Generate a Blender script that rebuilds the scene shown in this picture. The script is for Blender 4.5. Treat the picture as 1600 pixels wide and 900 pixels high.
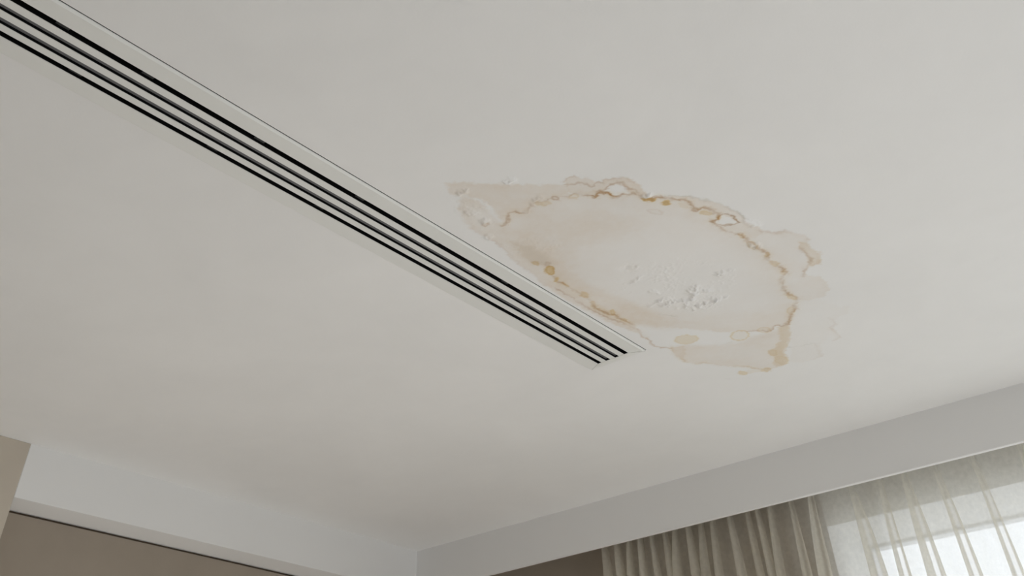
import bpy, bmesh, math, random
import numpy as np
from mathutils import Matrix, Vector

for o in list(bpy.data.objects):
    bpy.data.objects.remove(o, do_unlink=True)
C = bpy.context.scene.collection
PI = math.pi

# ------------------------------------------------------------------ camera
HC = 1.40                      # camera height
def rz(a): return Matrix.Rotation(a, 3, 'Z')
RX, ROLL, YAW, F = math.radians(132.83369), math.radians(-2.54198), math.radians(37.33993), 1398.679
cam_d = bpy.data.cameras.new('camera'); cam = bpy.data.objects.new('camera', cam_d); C.objects.link(cam)
cam.matrix_world = Matrix.Translation((0, 0, HC)) @ (rz(YAW) @ Matrix.Rotation(RX, 3, 'X') @ rz(ROLL)).to_4x4()
cam_d.sensor_width = 36; cam_d.lens = 36 * F / 1600; cam_d.shift_y = -357.29 / 1600; cam_d.shift_x = -0.25 / 1600
cam_d.clip_start = 0.02
bpy.context.scene.camera = cam

# ------------------------------------------------------------------ daylight
w = bpy.data.worlds.new('overcast_day'); bpy.context.scene.world = w; w.use_nodes = True
nt = w.node_tree; nt.nodes.clear()
wo = nt.nodes.new('ShaderNodeOutputWorld'); bg = nt.nodes.new('ShaderNodeBackground')
tc = nt.nodes.new('ShaderNodeTexCoord'); sp = nt.nodes.new('ShaderNodeSeparateXYZ'); cr = nt.nodes.new('ShaderNodeValToRGB')
mr = nt.nodes.new('ShaderNodeMapRange'); mr.inputs['From Min'].default_value = -1; mr.inputs['From Max'].default_value = 1
nt.links.new(tc.outputs['Generated'], sp.inputs[0]); nt.links.new(sp.outputs['Z'], mr.inputs['Value'])
nt.links.new(mr.outputs[0], cr.inputs[0]); nt.links.new(cr.outputs[0], bg.inputs[0]); nt.links.new(bg.outputs[0], wo.inputs[0])
e = cr.color_ramp.elements
e[0].position = 0.0; e[0].color = (0.64, 0.69, 0.75, 1)          # pale paving below the horizon
e[1].position = 1.0; e[1].color = (0.82, 0.90, 1.0, 1)
a = e.new(0.49); a.color = (0.72, 0.77, 0.83, 1)
a = e.new(0.51); a.color = (0.90, 0.95, 1.0, 1)
bg.inputs[1].default_value = 1.48
sun_d = bpy.data.lights.new('sun', 'SUN'); sun_d.energy = 10.9; sun_d.angle = math.radians(2); sun_d.color = (1.0, 0.99, 0.975)  # unseen low sun, added to light the floor and bounce upward
sun = bpy.data.objects.new('sun', sun_d); C.objects.link(sun); sun.location = (8, 1, 6)
sun.rotation_euler = Vector((-math.cos(math.radians(19)), -0.05, -math.sin(math.radians(19)))).to_track_quat('-Z', 'Y').to_euler()
vs = bpy.context.scene.view_settings
vs.view_transform = 'Standard'; vs.look = 'None'; vs.gamma = 1; vs.exposure = 0.0; vs.use_curve_mapping = False
bpy.context.scene.display_settings.display_device = 'sRGB'

# ------------------------------------------------------------------ room measures (metres)
CZ = HC + 1.25                 # ceiling
DROP = 0.1815                  # drop of pelmet and boxed bulkhead
XB, XW = -3.4422, -3.5829      # bulkhead face, left wall face
YP = 3.5555                    # pelmet face
YW = YP + 0.20                 # window wall, inner face
YG = YW + 0.40                 # window frame plane
XR_, YB = 2.5, -2.7            # right wall, back wall
PIER_Y = 1.5188
WX0, WX1, WZ0, WZ1 = -1.42, 1.35, 0.12, HC + 1.001
VL, VR, VE, VS = -1.5702, -1.3542, 2.4132, -0.95     # diffuser outline on the ceiling

def portal(name, loc, rot, sx, sy):
    l = bpy.data.lights.new(name, 'AREA'); l.shape = 'RECTANGLE'; l.size = sx; l.size_y = sy
    l.cycles.is_portal = True
    o = bpy.data.objects.new(name, l); C.objects.link(o); o.location = loc; o.rotation_euler = rot
    return o
portal('window_portal', ((WX0+WX1)/2, YG+0.12, (WZ0+WZ1)/2), (-PI/2, 0, 0), WX1-WX0, WZ1-WZ0)
portal('side_portal', (XR_+0.22, 2.22, 1.2), (0, PI/2, 0), 2.3, 3.25)

# ------------------------------------------------------------------ materials
def mat(name, col, rough=0.6, spec=0.3, noise=None, bump=None, trans=0):
    m = bpy.data.materials.new(name); m.use_nodes = True
    n = m.node_tree.nodes; L = m.node_tree.links; b = n['Principled BSDF']
    b.inputs['Base Color'].default_value = (*col, 1); b.inputs['Roughness'].default_value = rough
    b.inputs['Specular IOR Level'].default_value = spec
    g = n.new('ShaderNodeNewGeometry')
    if noise:
        sc, amt = noise
        t = n.new('ShaderNodeTexNoise'); t.inputs['Scale'].default_value = sc; t.inputs['Detail'].default_value = 5
        L.new(g.outputs['Position'], t.inputs['Vector'])
        r = n.new('ShaderNodeMapRange'); r.inputs['From Min'].default_value = .3; r.inputs['From Max'].default_value = .7
        r.inputs['To Min'].default_value = 1-amt; r.inputs['To Max'].default_value = 1+amt
        L.new(t.outputs[0], r.inputs['Value'])
        v = n.new('ShaderNodeVectorMath'); v.operation = 'SCALE'; v.inputs[0].default_value = col
        L.new(r.outputs[0], v.inputs['Scale']); L.new(v.outputs[0], b.inputs['Base Color'])
    if bump:
        sc, st = bump
        t = n.new('ShaderNodeTexNoise'); t.inputs['Scale'].default_value = sc; t.inputs['Detail'].default_value = 4
        L.new(g.outputs['Position'], t.inputs['Vector'])
        bp = n.new('ShaderNodeBump'); bp.inputs['Strength'].default_value = st; bp.inputs['Distance'].default_value = 0.002
        L.new(t.outputs[0], bp.inputs['Height']); L.new(bp.outputs[0], b.inputs['Normal'])
    return m

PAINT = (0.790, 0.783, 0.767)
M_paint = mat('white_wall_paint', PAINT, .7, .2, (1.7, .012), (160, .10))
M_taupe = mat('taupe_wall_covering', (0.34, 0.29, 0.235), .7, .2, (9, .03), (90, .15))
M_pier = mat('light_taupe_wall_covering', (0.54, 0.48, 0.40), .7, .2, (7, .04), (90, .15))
M_dark = mat('dark_brown_profile', (0.11, 0.08, 0.055), .6, .2)
M_floor = mat('oak_floor', (0.66, 0.65, 0.635), .6, .4, (6, .12))
M_vent = mat('white_powder_coated_metal', (0.745, 0.745, 0.715), .34, .5, None, (420, .05))
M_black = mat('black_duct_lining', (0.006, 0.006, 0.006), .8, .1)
M_grey = mat('dark_grey_blade', (0.14, 0.138, 0.142), .5, .4)
M_bracket = mat('dark_steel', (0.05, 0.05, 0.05), .5, .4)
M_frame = mat('white_window_frame', (0.82, 0.83, 0.84), .35, .4)

def ceiling_material():
    m = bpy.data.materials.new('ceiling_paint'); m.use_nodes = True
    n = m.node_tree.nodes; L = m.node_tree.links; b = n['Principled BSDF']
    b.inputs['Roughness'].default_value = .7; b.inputs['Specular IOR Level'].default_value = .2
    g = n.new('ShaderNodeNewGeometry')
    def noise(sc, det, lo, hi, dist=0):
        t = n.new('ShaderNodeTexNoise'); t.inputs['Scale'].default_value = sc; t.inputs['Detail'].default_value = det
        t.inputs['Distortion'].default_value = dist
        L.new(g.outputs['Position'], t.inputs['Vector'])
        r = n.new('ShaderNodeMapRange'); r.inputs['From Min'].default_value = .3; r.inputs['From Max'].default_value = .7
        r.inputs['To Min'].default_value = lo; r.inputs['To Max'].default_value = hi
        L.new(t.outputs[0], r.inputs['Value']); return t, r.outputs[0]
    _, n1 = noise(2.3, 5, .976, 1.018, .6); _, n2 = noise(11, 4, .993, 1.005, .4)
    mu = n.new('ShaderNodeMath'); mu.operation = 'MULTIPLY'; L.new(n1, mu.inputs[0]); L.new(n2, mu.inputs[1])
    v = n.new('ShaderNodeVectorMath'); v.operation = 'SCALE'; v.inputs[0].default_value = PAINT; L.new(mu.outputs[0], v.inputs['Scale'])
    cur = v.outputs[0]
    for att, col in (('stain_tan', (0.895, 0.812, 0.72)), ('stain_ochre', (0.85, 0.69, 0.40)),
                     ('stain_brown', (0.55, 0.33, 0.14)), ('stain_dirt', (0.62, 0.60, 0.54))):
        at = n.new('ShaderNodeAttribute'); at.attribute_name = att
        mx = n.new('ShaderNodeMix'); mx.data_type = 'RGBA'; mx.inputs['A'].default_value = (1, 1, 1, 1)
        mx.inputs[6].default_value = (1, 1, 1, 1); mx.inputs[7].default_value = (*col, 1)
        L.new(at.outputs['Fac'], mx.inputs[0])
        mm = n.new('ShaderNodeVectorMath'); mm.operation = 'MULTIPLY'
        L.new(cur, mm.inputs[0]); L.new(mx.outputs[2], mm.inputs[1]); cur = mm.outputs[0]
    L.new(cur, b.inputs['Base Color'])
    t, _ = noise(140, 4, 0, 1); t2, _ = noise(14, 3, 0, 1)
    ad = n.new('ShaderNodeMath'); ad.operation = 'MULTIPLY_ADD'; ad.inputs[1].default_value = 3.0
    L.new(t2.outputs[0], ad.inputs[0]); L.new(t.outputs[0], ad.inputs[2])
    bp = n.new('ShaderNodeBump'); bp.inputs['Strength'].default_value = .25; bp.inputs['Distance'].default_value = 0.0006
    L.new(ad.outputs[0], bp.inputs['Height']); L.new(bp.outputs[0], b.inputs['Normal'])
    return m
M_ceil = ceiling_material()

def sheer_material():
    m = bpy.data.materials.new('sheer_linen'); m.use_nodes = True
    n = m.node_tree.nodes; L = m.node_tree.links; n.clear()
    out = n.new('ShaderNodeOutputMaterial')
    col = (0.84, 0.80, 0.71, 1)
    d = n.new('ShaderNodeBsdfDiffuse'); d.inputs[0].default_value = col
    t = n.new('ShaderNodeBsdfTranslucent'); t.inputs[0].default_value = (0.92, 0.90, 0.82, 1)
    m1 = n.new('ShaderNodeMixShader'); m1.inputs[0].default_value = .6; L.new(d.outputs[0], m1.inputs[1]); L.new(t.outputs[0], m1.inputs[2])
    tr = n.new('ShaderNodeBsdfTransparent'); tr.inputs[0].default_value = (1, 1, 1, 1)
    tc_ = n.new('ShaderNodeTexCoord'); mp = n.new('ShaderNodeMapping'); mp.inputs['Scale'].default_value = (60, 60, 60)
    nz = n.new('ShaderNodeTexNoise'); nz.inputs['Scale'].default_value = 1.0; nz.inputs['Detail'].default_value = 3
    L.new(tc_.outputs['Object'], mp.inputs[0]); L.new(mp.outputs[0], nz.inputs[0])
    r = n.new('ShaderNodeMapRange'); r.inputs['From Min'].default_value = .3; r.inputs['From Max'].default_value = .7
    r.inputs['To Min'].default_value = CUR_OP - .04; r.inputs['To Max'].default_value = CUR_OP + .04
    L.new(nz.outputs[0], r.inputs[0])
    m2 = n.new('ShaderNodeMixShader'); L.new(r.outputs[0], m2.inputs[0]); L.new(tr.outputs[0], m2.inputs[1]); L.new(m1.outputs[0], m2.inputs[2])
    L.new(m2.outputs[0], out.inputs[0])
    return m
CUR_OP = 0.58
M_sheer = sheer_material()

# ------------------------------------------------------------------ helpers
def add_box(bm, x0, x1, y0, y1, z0, z1, mi=0):
    v = [bm.verts.new((x, y, z)) for x in (x0, x1) for y in (y0, y1) for z in (z0, z1)]
    for f in ((0, 1, 3, 2), (4, 6, 7, 5), (0, 4, 5, 1), (2, 3, 7, 6), (0, 2, 6, 4), (1, 5, 7, 3)):
        bm.faces.new([v[i] for i in f]).material_index = mi
def link(name, bm, mats, parent=None, bevel=0, smooth=False, origin=None):
    if bevel:
        bmesh.ops.bevel(bm, geom=[e_ for e_ in bm.edges], offset=bevel, segments=2, affect='EDGES', clamp_overlap=True)
    bmesh.ops.recalc_face_normals(bm, faces=bm.faces)
    me = bpy.data.meshes.new(name)
    if origin is not None:
        bmesh.ops.translate(bm, verts=bm.verts, vec=-Vector(origin))
    bm.to_mesh(me); bm.free()
    for m in (mats if isinstance(mats, (list, tuple)) else [mats]): me.materials.append(m)
    if smooth:
        for p in me.polygons: p.use_smooth = True
    o = bpy.data.objects.new(name, me); C.objects.link(o)
    if origin is not None: o.location = origin
    if parent:
        o.parent = parent
        o.location = Vector(o.location) - Vector(parent.location)
    return o
def struct(name, bm, mats, parent=None, label=None, **k):
    o = link(name, bm, mats, parent, **k)
    if parent is None: o['kind'] = 'structure'
    if label: o['label'] = label
    return o
def thing(name, label, cat, loc):
    o = bpy.data.objects.new(name, None); C.objects.link(o); o.location = loc; o.empty_display_size = .1
    o['label'] = label; o['category'] = cat
    return o

# ------------------------------------------------------------------ room shell
bm = bmesh.new(); add_box(bm, XW-.2, XR_+.2, YB-.2, YG+.12, -.1, 0); struct('floor', bm, M_floor)
# left wall with the pier that stands flush with the bulkhead face
GAP = 0.009
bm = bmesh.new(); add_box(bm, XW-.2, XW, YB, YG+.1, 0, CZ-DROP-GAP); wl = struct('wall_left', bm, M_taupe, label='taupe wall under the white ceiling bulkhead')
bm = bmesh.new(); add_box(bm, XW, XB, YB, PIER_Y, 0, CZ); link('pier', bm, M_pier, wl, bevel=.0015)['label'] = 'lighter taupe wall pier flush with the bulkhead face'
bm = bmesh.new(); add_box(bm, XW-.2, XW-.012, PIER_Y, YG+.1, CZ-DROP-GAP, CZ-DROP); link('shadow_gap_profile', bm, M_dark, wl)['label'] = 'dark brown shadow gap between wall and bulkhead'
# boxed bulkhead along the left wall
bm = bmesh.new(); add_box(bm, XW-.2, XB, PIER_Y, YW, CZ-DROP, CZ+.02)
struct('trim_1', bm, M_paint, label='white boxed bulkhead running along the left side of the ceiling', bevel=.0012)
# pelmet board hiding the curtain track
bm = bmesh.new(); add_box(bm, XB-.001, XR_, YP, YP+.022, CZ-DROP, CZ+.02)
struct('trim_2', bm, M_paint, label='white pelmet board in front of the curtain', bevel=.0012)
# window wall
bm = bmesh.new()
add_box(bm, XW-.2, WX0, YW, YG+.1, 0, CZ+.02); add_box(bm, WX1, XR_+.2, YW, YG+.1, 0, CZ+.02)
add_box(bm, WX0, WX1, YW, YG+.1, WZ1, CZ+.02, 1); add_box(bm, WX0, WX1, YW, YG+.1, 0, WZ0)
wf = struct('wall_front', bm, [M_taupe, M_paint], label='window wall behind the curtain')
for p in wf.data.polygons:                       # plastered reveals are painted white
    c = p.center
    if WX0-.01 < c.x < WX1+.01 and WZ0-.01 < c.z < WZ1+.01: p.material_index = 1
# right wall with a wide unseen opening, added so sun bounces off the floor; plain back wall
bm = bmesh.new()
SY0, SY1, OZ0, OZ1 = 0.45, 3.85, 0.05, 2.35
add_box(bm, XR_, XR_+.2, YB, SY0, 0, CZ); add_box(bm, XR_, XR_+.2, SY1, YG+.1, 0, CZ)
add_box(bm, XR_, XR_+.2, SY0, SY1, 0, OZ0); add_box(bm, XR_, XR_+.2, SY0, SY1, OZ1, CZ)
struct('wall_right', bm, M_paint)
bm = bmesh.new()
add_box(bm, XW-.2, XR_+.2, YB-.2, YB, 0, CZ)
struct('wall_back', bm, M_paint)
# window frame in the deep reveal
def window_frame(name, x0, x1, z0, z1, y, fw=.03, mull=()):
    bm = bmesh.new()
    add_box(bm, x0, x0+fw, y, y+.06, z0, z1); add_box(bm, x1-fw, x1, y, y+.06, z0, z1)
    add_box(bm, x0+fw, x1-fw, y, y+.06, z1-fw, z1); add_box(bm, x0+fw, x1-fw, y, y+.06, z0, z0+fw)
    for m_ in mull: add_box(bm, m_-.03, m_+.03, y+.004, y+.056, z0+fw, z1-fw)
    return struct(name, bm, M_frame, label='white window frame behind the sheer curtain')
win = window_frame('window_1', WX0, WX1, WZ0, WZ1, YG, .012, (-.03,))

# ------------------------------------------------------------------ ceiling with the water stain
STAIN = {
'lines': [
[[[-1231.0,1541.3],[-1221.1,1542.1],[-1204.2,1529.3],[-1194.2,1514.5],[-1180.2,1507.5],[-1170.0,1512.8],[-1164.6,1529.3],[-1153.2,1535.7],[-1142.3,1537.6],[-1129.2,1526.2],[-1115.6,1519.2],[-1103.2,1518.9],[-1088.5,1520.7],[-1074.9,1529.1],[-1059.6,1535.3],[-1041.1,1536.9],[-1028.8,1544.2],[-1012.0,1548.1],[-1002.5,1556.5],[-992.4,1569.3]],"b",0.5,0.004],
[[[-992.4,1569.3],[-984.9,1583.4],[-977.1,1594.2],[-965.5,1586.0],[-959.1,1587.9],[-945.3,1603.9],[-943.0,1628.4],[-931.0,1639.1],[-918.4,1631.7],[-903.8,1641.1],[-892.3,1655.1],[-891.6,1674.4],[-884.8,1684.3],[-868.9,1694.7],[-850.6,1707.3],[-843.1,1725.3]],"b",0.68,0.0045],
[[[-843.1,1725.3],[-829.2,1745.3],[-818.6,1758.6],[-814.9,1777.2],[-817.5,1794.1],[-818.9,1812.3],[-809.1,1821.1],[-796.3,1824.8],[-788.2,1839.8],[-784.5,1862.8],[-787.0,1880.4],[-798.2,1890.4],[-815.3,1887.2],[-817.9,1905.2],[-815.6,1927.8],[-812.2,1955.9],[-802.9,1976.9],[-789.4,1997.5],[-789.2,2014.8],[-792.0,2038.0],[-785.3,2061.4],[-785.3,2083.3]],"b",0.72,0.0045],
[[[-785.3,2083.3],[-789.0,2097.7],[-781.9,2117.5],[-783.0,2134.6],[-797.3,2162.6],[-794.5,2183.7],[-787.5,2208.6],[-788.1,2241.2],[-794.1,2269.2],[-815.7,2288.6],[-826.5,2318.3],[-839.3,2352.2],[-845.9,2382.1],[-839.9,2403.2],[-837.0,2426.8],[-844.5,2446.5],[-862.1,2457.1],[-864.4,2487.6],[-885.2,2495.9],[-901.3,2520.1],[-917.2,2539.4],[-930.3,2561.7]],"b",0.5,0.005],
[[[-984.9,1583.4],[-977.1,1594.2],[-965.5,1586.0],[-959.1,1587.9],[-945.3,1603.9],[-943.0,1628.4],[-931.0,1639.1],[-918.4,1631.7],[-903.8,1641.1],[-892.3,1655.1],[-891.6,1674.4],[-884.8,1684.3],[-868.9,1694.7],[-850.6,1707.3],[-843.1,1725.3],[-829.2,1745.3],[-818.6,1758.6],[-814.9,1777.2],[-817.5,1794.1],[-818.9,1812.3],[-809.1,1821.1],[-796.3,1824.8],[-788.2,1839.8],[-784.5,1862.8],[-787.0,1880.4],[-798.2,1890.4],[-815.3,1887.2],[-817.9,1905.2],[-815.6,1927.8],[-812.2,1955.9],[-802.9,1976.9],[-789.4,1997.5],[-789.2,2014.8],[-792.0,2038.0],[-785.3,2061.4],[-785.3,2083.3],[-789.0,2097.7],[-781.9,2117.5],[-783.0,2134.6],[-797.3,2162.6],[-794.5,2183.7],[-787.5,2208.6],[-788.1,2241.2],[-794.1,2269.2],[-815.7,2288.6],[-826.5,2318.3],[-839.3,2352.2],[-845.9,2382.1],[-839.9,2403.2],[-837.0,2426.8],[-844.5,2446.5],[-862.1,2457.1],[-864.4,2487.6],[-885.2,2495.9],[-901.3,2520.1],[-917.2,2539.4],[-930.3,2561.7]],"o",0.22,0.013],
[[[-1231.0,1541.3],[-1221.1,1542.1],[-1204.2,1529.3],[-1194.2,1514.5],[-1180.2,1507.5],[-1170.0,1512.8],[-1164.6,1529.3],[-1153.2,1535.7],[-1142.3,1537.6],[-1129.2,1526.2],[-1115.6,1519.2],[-1103.2,1518.9],[-1088.5,1520.7],[-1074.9,1529.1],[-1059.6,1535.3],[-1041.1,1536.9],[-1028.8,1544.2],[-1012.0,1548.1],[-1002.5,1556.5],[-992.4,1569.3],[-984.9,1583.4],[-977.1,1594.2]],"o",0.15,0.012],
[[[-930.3,2561.7],[-951.1,2559.9],[-963.9,2542.1],[-981.9,2560.5],[-1002.1,2565.5],[-1015.0,2547.6],[-1029.9,2533.7],[-1049.9,2521.0]],"b",0.5,0.004],
[[[-1285.0,1821.5],[-1289.9,1845.7],[-1297.5,1867.8],[-1297.7,1892.2],[-1295.2,1919.3],[-1294.8,1949.8],[-1299.5,1981.2],[-1290.2,2000.0],[-1297.1,2035.4],[-1311.1,2065.0],[-1311.4,2091.7],[-1306.1,2107.5],[-1305.0,2136.0],[-1293.2,2135.8],[-1296.6,2171.4],[-1293.0,2197.2],[-1288.5,2218.4],[-1291.2,2233.0]],"b",0.42,0.0045],
[[[-1285.0,1821.5],[-1289.9,1845.7],[-1297.5,1867.8],[-1297.7,1892.2],[-1295.2,1919.3],[-1294.8,1949.8],[-1299.5,1981.2],[-1290.2,2000.0],[-1297.1,2035.4],[-1311.1,2065.0],[-1311.4,2091.7],[-1306.1,2107.5],[-1305.0,2136.0],[-1293.2,2135.8],[-1296.6,2171.4],[-1293.0,2197.2],[-1288.5,2218.4],[-1291.2,2233.0]],"o",0.4,0.013],
[[[-1299.4,1500.0],[-1295.5,1528.3],[-1294.7,1558.1],[-1295.2,1587.3],[-1296.9,1615.8],[-1309.0,1657.4],[-1316.7,1699.7],[-1323.0,1735.3],[-1323.2,1772.4],[-1333.1,1825.6],[-1339.7,1863.6]],"b",0.15,0.005],
[[[-1327.1,1895.1],[-1324.3,1927.9],[-1324.5,1968.5],[-1326.2,2008.7],[-1326.5,2050.9],[-1325.9,2089.2],[-1323.8,2129.6],[-1316.1,2159.0],[-1309.2,2193.5],[-1303.7,2227.2],[-1298.1,2261.2],[-1299.2,2295.3],[-1314.6,2322.6],[-1310.1,2344.9],[-1307.0,2366.0],[-1320.7,2383.8],[-1318.6,2410.6],[-1305.4,2435.4],[-1286.7,2459.1]],"b",0.36,0.004],
[[[-998.8,1490.8],[-986.2,1484.2],[-973.9,1488.2],[-964.6,1496.4]],"b",0.3,0.004],
[[[-1001.0,1506.7],[-983.8,1514.9],[-969.4,1524.1],[-964.4,1535.8],[-955.9,1550.6],[-939.1,1551.2],[-926.7,1555.1],[-913.6,1552.5],[-900.5,1560.6],[-887.4,1568.8],[-876.1,1582.4],[-870.7,1605.1]],"b",0.34,0.0045],
[[[-957.2,1582.3],[-941.8,1585.0],[-928.1,1579.0],[-912.6,1578.4],[-900.2,1582.3],[-895.4,1597.4],[-897.5,1617.3],[-890.2,1634.8],[-884.5,1654.7],[-885.6,1679.7]],"b",0.38,0.0045],
[[[-844.3,1709.2],[-818.8,1728.2],[-801.6,1754.9],[-787.6,1774.9],[-774.1,1802.3],[-762.8,1827.7],[-752.9,1855.9],[-747.8,1880.0],[-744.1,1907.0],[-744.4,1934.8]],"d",0.5,0.004],
[[[-782.8,1876.2],[-772.6,1881.4],[-767.1,1898.3],[-763.9,1909.2],[-766.3,1927.2],[-763.4,1946.0],[-773.7,1940.9],[-789.3,1935.0],[-801.9,1923.7],[-814.2,1908.5]],"b",0.62,0.0035],
[[[-782.8,1876.2],[-772.6,1881.4],[-767.1,1898.3],[-763.9,1909.2],[-766.3,1927.2],[-763.4,1946.0],[-773.7,1940.9],[-789.3,1935.0],[-801.9,1923.7],[-814.2,1908.5]],"d",0.35,0.003],
[[[-739.5,2017.3],[-726.3,2046.0],[-706.9,2059.3],[-694.8,2057.5],[-683.6,2076.0],[-677.8,2098.2],[-663.9,2119.3],[-664.7,2144.4]],"b",0.2,0.006],
[[[-703.5,2170.8],[-703.2,2197.9],[-704.3,2224.1],[-701.0,2245.5],[-718.6,2266.6],[-738.8,2276.6],[-751.5,2303.3],[-762.4,2317.7]],"b",0.28,0.005],
[[[-818.6,2613.5],[-819.5,2652.7],[-844.1,2688.5],[-845.2,2729.2],[-852.1,2759.2],[-872.1,2765.1]],"b",0.16,0.005],
[[[-927.6,2756.8],[-943.0,2799.5],[-954.0,2847.5],[-985.8,2857.4]],"b",0.1,0.007],
[[[-1284.2,2455.2],[-1307.5,2496.9],[-1308.7,2534.6],[-1305.3,2577.2],[-1292.7,2609.1],[-1266.7,2626.8],[-1248.2,2657.6],[-1229.5,2688.6],[-1192.5,2730.2],[-1162.5,2785.8],[-1143.3,2817.6]],"o",0.3,0.008],
[[[-1284.2,2455.2],[-1307.5,2496.9],[-1308.7,2534.6],[-1305.3,2577.2],[-1292.7,2609.1],[-1266.7,2626.8],[-1248.2,2657.6],[-1229.5,2688.6],[-1192.5,2730.2],[-1162.5,2785.8],[-1143.3,2817.6]],"b",0.14,0.004],
[[[-1161.0,2545.3],[-1136.7,2555.5],[-1121.5,2557.3]],"d",0.28,0.003],
[[[-1006.9,2708.0],[-973.9,2732.5],[-949.2,2736.7],[-927.1,2751.0]],"d",0.3,0.003],
[[[-1195.2,2237.3],[-1176.0,2260.7],[-1161.6,2285.1]],"d",0.25,0.003],
[[[-1274.8,2791.7],[-1250.6,2814.7],[-1218.1,2845.4]],"d",0.12,0.004]],
'fills': [
[[[-1231.0,1541.3],[-1221.1,1542.1],[-1204.2,1529.3],[-1194.2,1514.5],[-1180.2,1507.5],[-1170.0,1512.8],[-1164.6,1529.3],[-1153.2,1535.7],[-1142.3,1537.6],[-1129.2,1526.2],[-1115.6,1519.2],[-1103.2,1518.9],[-1088.5,1520.7],[-1074.9,1529.1],[-1059.6,1535.3],[-1041.1,1536.9],[-1028.8,1544.2],[-1012.0,1548.1],[-1002.5,1556.5],[-992.4,1569.3],[-984.9,1583.4],[-977.1,1594.2],[-965.5,1586.0],[-959.1,1587.9],[-945.3,1603.9],[-943.0,1628.4],[-931.0,1639.1],[-918.4,1631.7],[-903.8,1641.1],[-892.3,1655.1],[-891.6,1674.4],[-884.8,1684.3],[-868.9,1694.7],[-850.6,1707.3],[-843.1,1725.3],[-829.2,1745.3],[-818.6,1758.6],[-814.9,1777.2],[-817.5,1794.1],[-818.9,1812.3],[-809.1,1821.1],[-796.3,1824.8],[-788.2,1839.8],[-784.5,1862.8],[-787.0,1880.4],[-798.2,1890.4],[-815.3,1887.2],[-817.9,1905.2],[-815.6,1927.8],[-812.2,1955.9],[-802.9,1976.9],[-789.4,1997.5],[-789.2,2014.8],[-792.0,2038.0],[-785.3,2061.4],[-785.3,2083.3],[-789.0,2097.7],[-781.9,2117.5],[-783.0,2134.6],[-797.3,2162.6],[-794.5,2183.7],[-787.5,2208.6],[-788.1,2241.2],[-794.1,2269.2],[-815.7,2288.6],[-826.5,2318.3],[-839.3,2352.2],[-845.9,2382.1],[-839.9,2403.2],[-837.0,2426.8],[-844.5,2446.5],[-862.1,2457.1],[-864.4,2487.6],[-885.2,2495.9],[-901.3,2520.1],[-917.2,2539.4],[-930.3,2561.7],[-930.3,2561.7],[-951.1,2559.9],[-963.9,2542.1],[-981.9,2560.5],[-1002.1,2565.5],[-1015.0,2547.6],[-1029.9,2533.7],[-1049.9,2521.0],[-1108.6,2472.4],[-1164.2,2391.3],[-1223.4,2318.9],[-1235.7,2301.7],[-1257.9,2263.9],[-1284.5,2233.5],[-1289.6,2206.0],[-1301.6,2144.6],[-1309.0,2104.9],[-1313.9,2062.4],[-1303.2,2024.6],[-1296.9,1968.2],[-1295.2,1919.3],[-1297.7,1892.2],[-1300.2,1865.4],[-1289.6,1836.4],[-1285.2,1807.1],[-1279.8,1765.4],[-1279.9,1728.7],[-1276.2,1696.0],[-1272.5,1664.0],[-1271.5,1630.2],[-1263.9,1594.3],[-1254.1,1561.4]],"t",0.38,0.014,0.55,0],
[[[-1214.9,1308.8],[-1180.9,1328.4],[-1148.3,1368.2],[-1103.8,1411.4],[-1053.4,1460.0],[-1002.6,1508.9],[-1020.3,1540.7],[-1080.3,1520.5],[-1118.0,1517.1],[-1143.5,1536.6],[-1172.4,1510.7],[-1202.2,1519.1],[-1231.0,1541.3],[-1216.7,1506.1],[-1195.3,1455.4],[-1194.7,1410.6],[-1208.7,1390.7],[-1214.8,1366.8],[-1231.9,1362.5],[-1238.0,1346.0]],"t",0.52,0.016,0.5,0],
[[[-1218.4,1370.9],[-1206.5,1400.1],[-1204.7,1439.4],[-1224.0,1499.6],[-1231.0,1541.3],[-1269.4,1523.1],[-1300.2,1503.4],[-1297.7,1473.2],[-1276.5,1436.7],[-1264.5,1408.7]],"t",0.45,0.02,0.8,0],
[[[-1301.9,1497.8],[-1257.4,1521.6],[-1228.8,1551.5],[-1188.7,1620.5],[-1189.1,1717.8],[-1240.0,1829.5],[-1243.2,1971.9],[-1210.7,2104.4],[-1187.5,2261.1],[-1134.9,2360.7],[-1225.7,2322.6],[-1286.9,2237.0],[-1306.5,2179.1],[-1303.1,2297.6],[-1321.4,2340.4],[-1317.9,2266.2],[-1342.3,2146.0],[-1348.8,2014.3],[-1341.9,1866.5],[-1327.6,1777.9],[-1326.9,1731.8],[-1313.2,1662.5],[-1303.2,1610.1],[-1303.2,1563.0]],"t",0.62,0.07,0.5,[[-1299.4,1500.0],[-1295.5,1528.3],[-1294.7,1558.1],[-1295.2,1587.3],[-1296.9,1615.8],[-1309.0,1657.4],[-1316.7,1699.7],[-1323.0,1735.3],[-1323.2,1772.4],[-1333.1,1825.6],[-1339.7,1863.6],[-1327.1,1895.1],[-1324.3,1927.9],[-1324.5,1968.5],[-1326.2,2008.7],[-1326.5,2050.9],[-1325.9,2089.2],[-1323.8,2129.6],[-1316.1,2159.0],[-1309.2,2193.5],[-1303.7,2227.2],[-1298.1,2261.2],[-1299.2,2295.3],[-1314.6,2322.6],[-1310.1,2344.9],[-1307.0,2366.0],[-1320.7,2383.8],[-1318.6,2410.6],[-1305.4,2435.4],[-1286.7,2459.1],[-1235.9,2512.9],[-1082.6,2386.3],[-739.7,1780.3],[-1234.9,1337.8],[-1302.4,1448.9]]],
[[[-1263.4,1620.3],[-1241.7,1674.5],[-1244.4,1733.8],[-1253.5,1780.1],[-1273.2,1771.3],[-1291.4,1754.8],[-1287.0,1704.1],[-1281.7,1664.5]],"t",1.0,0.05,0.7,0],
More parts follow.
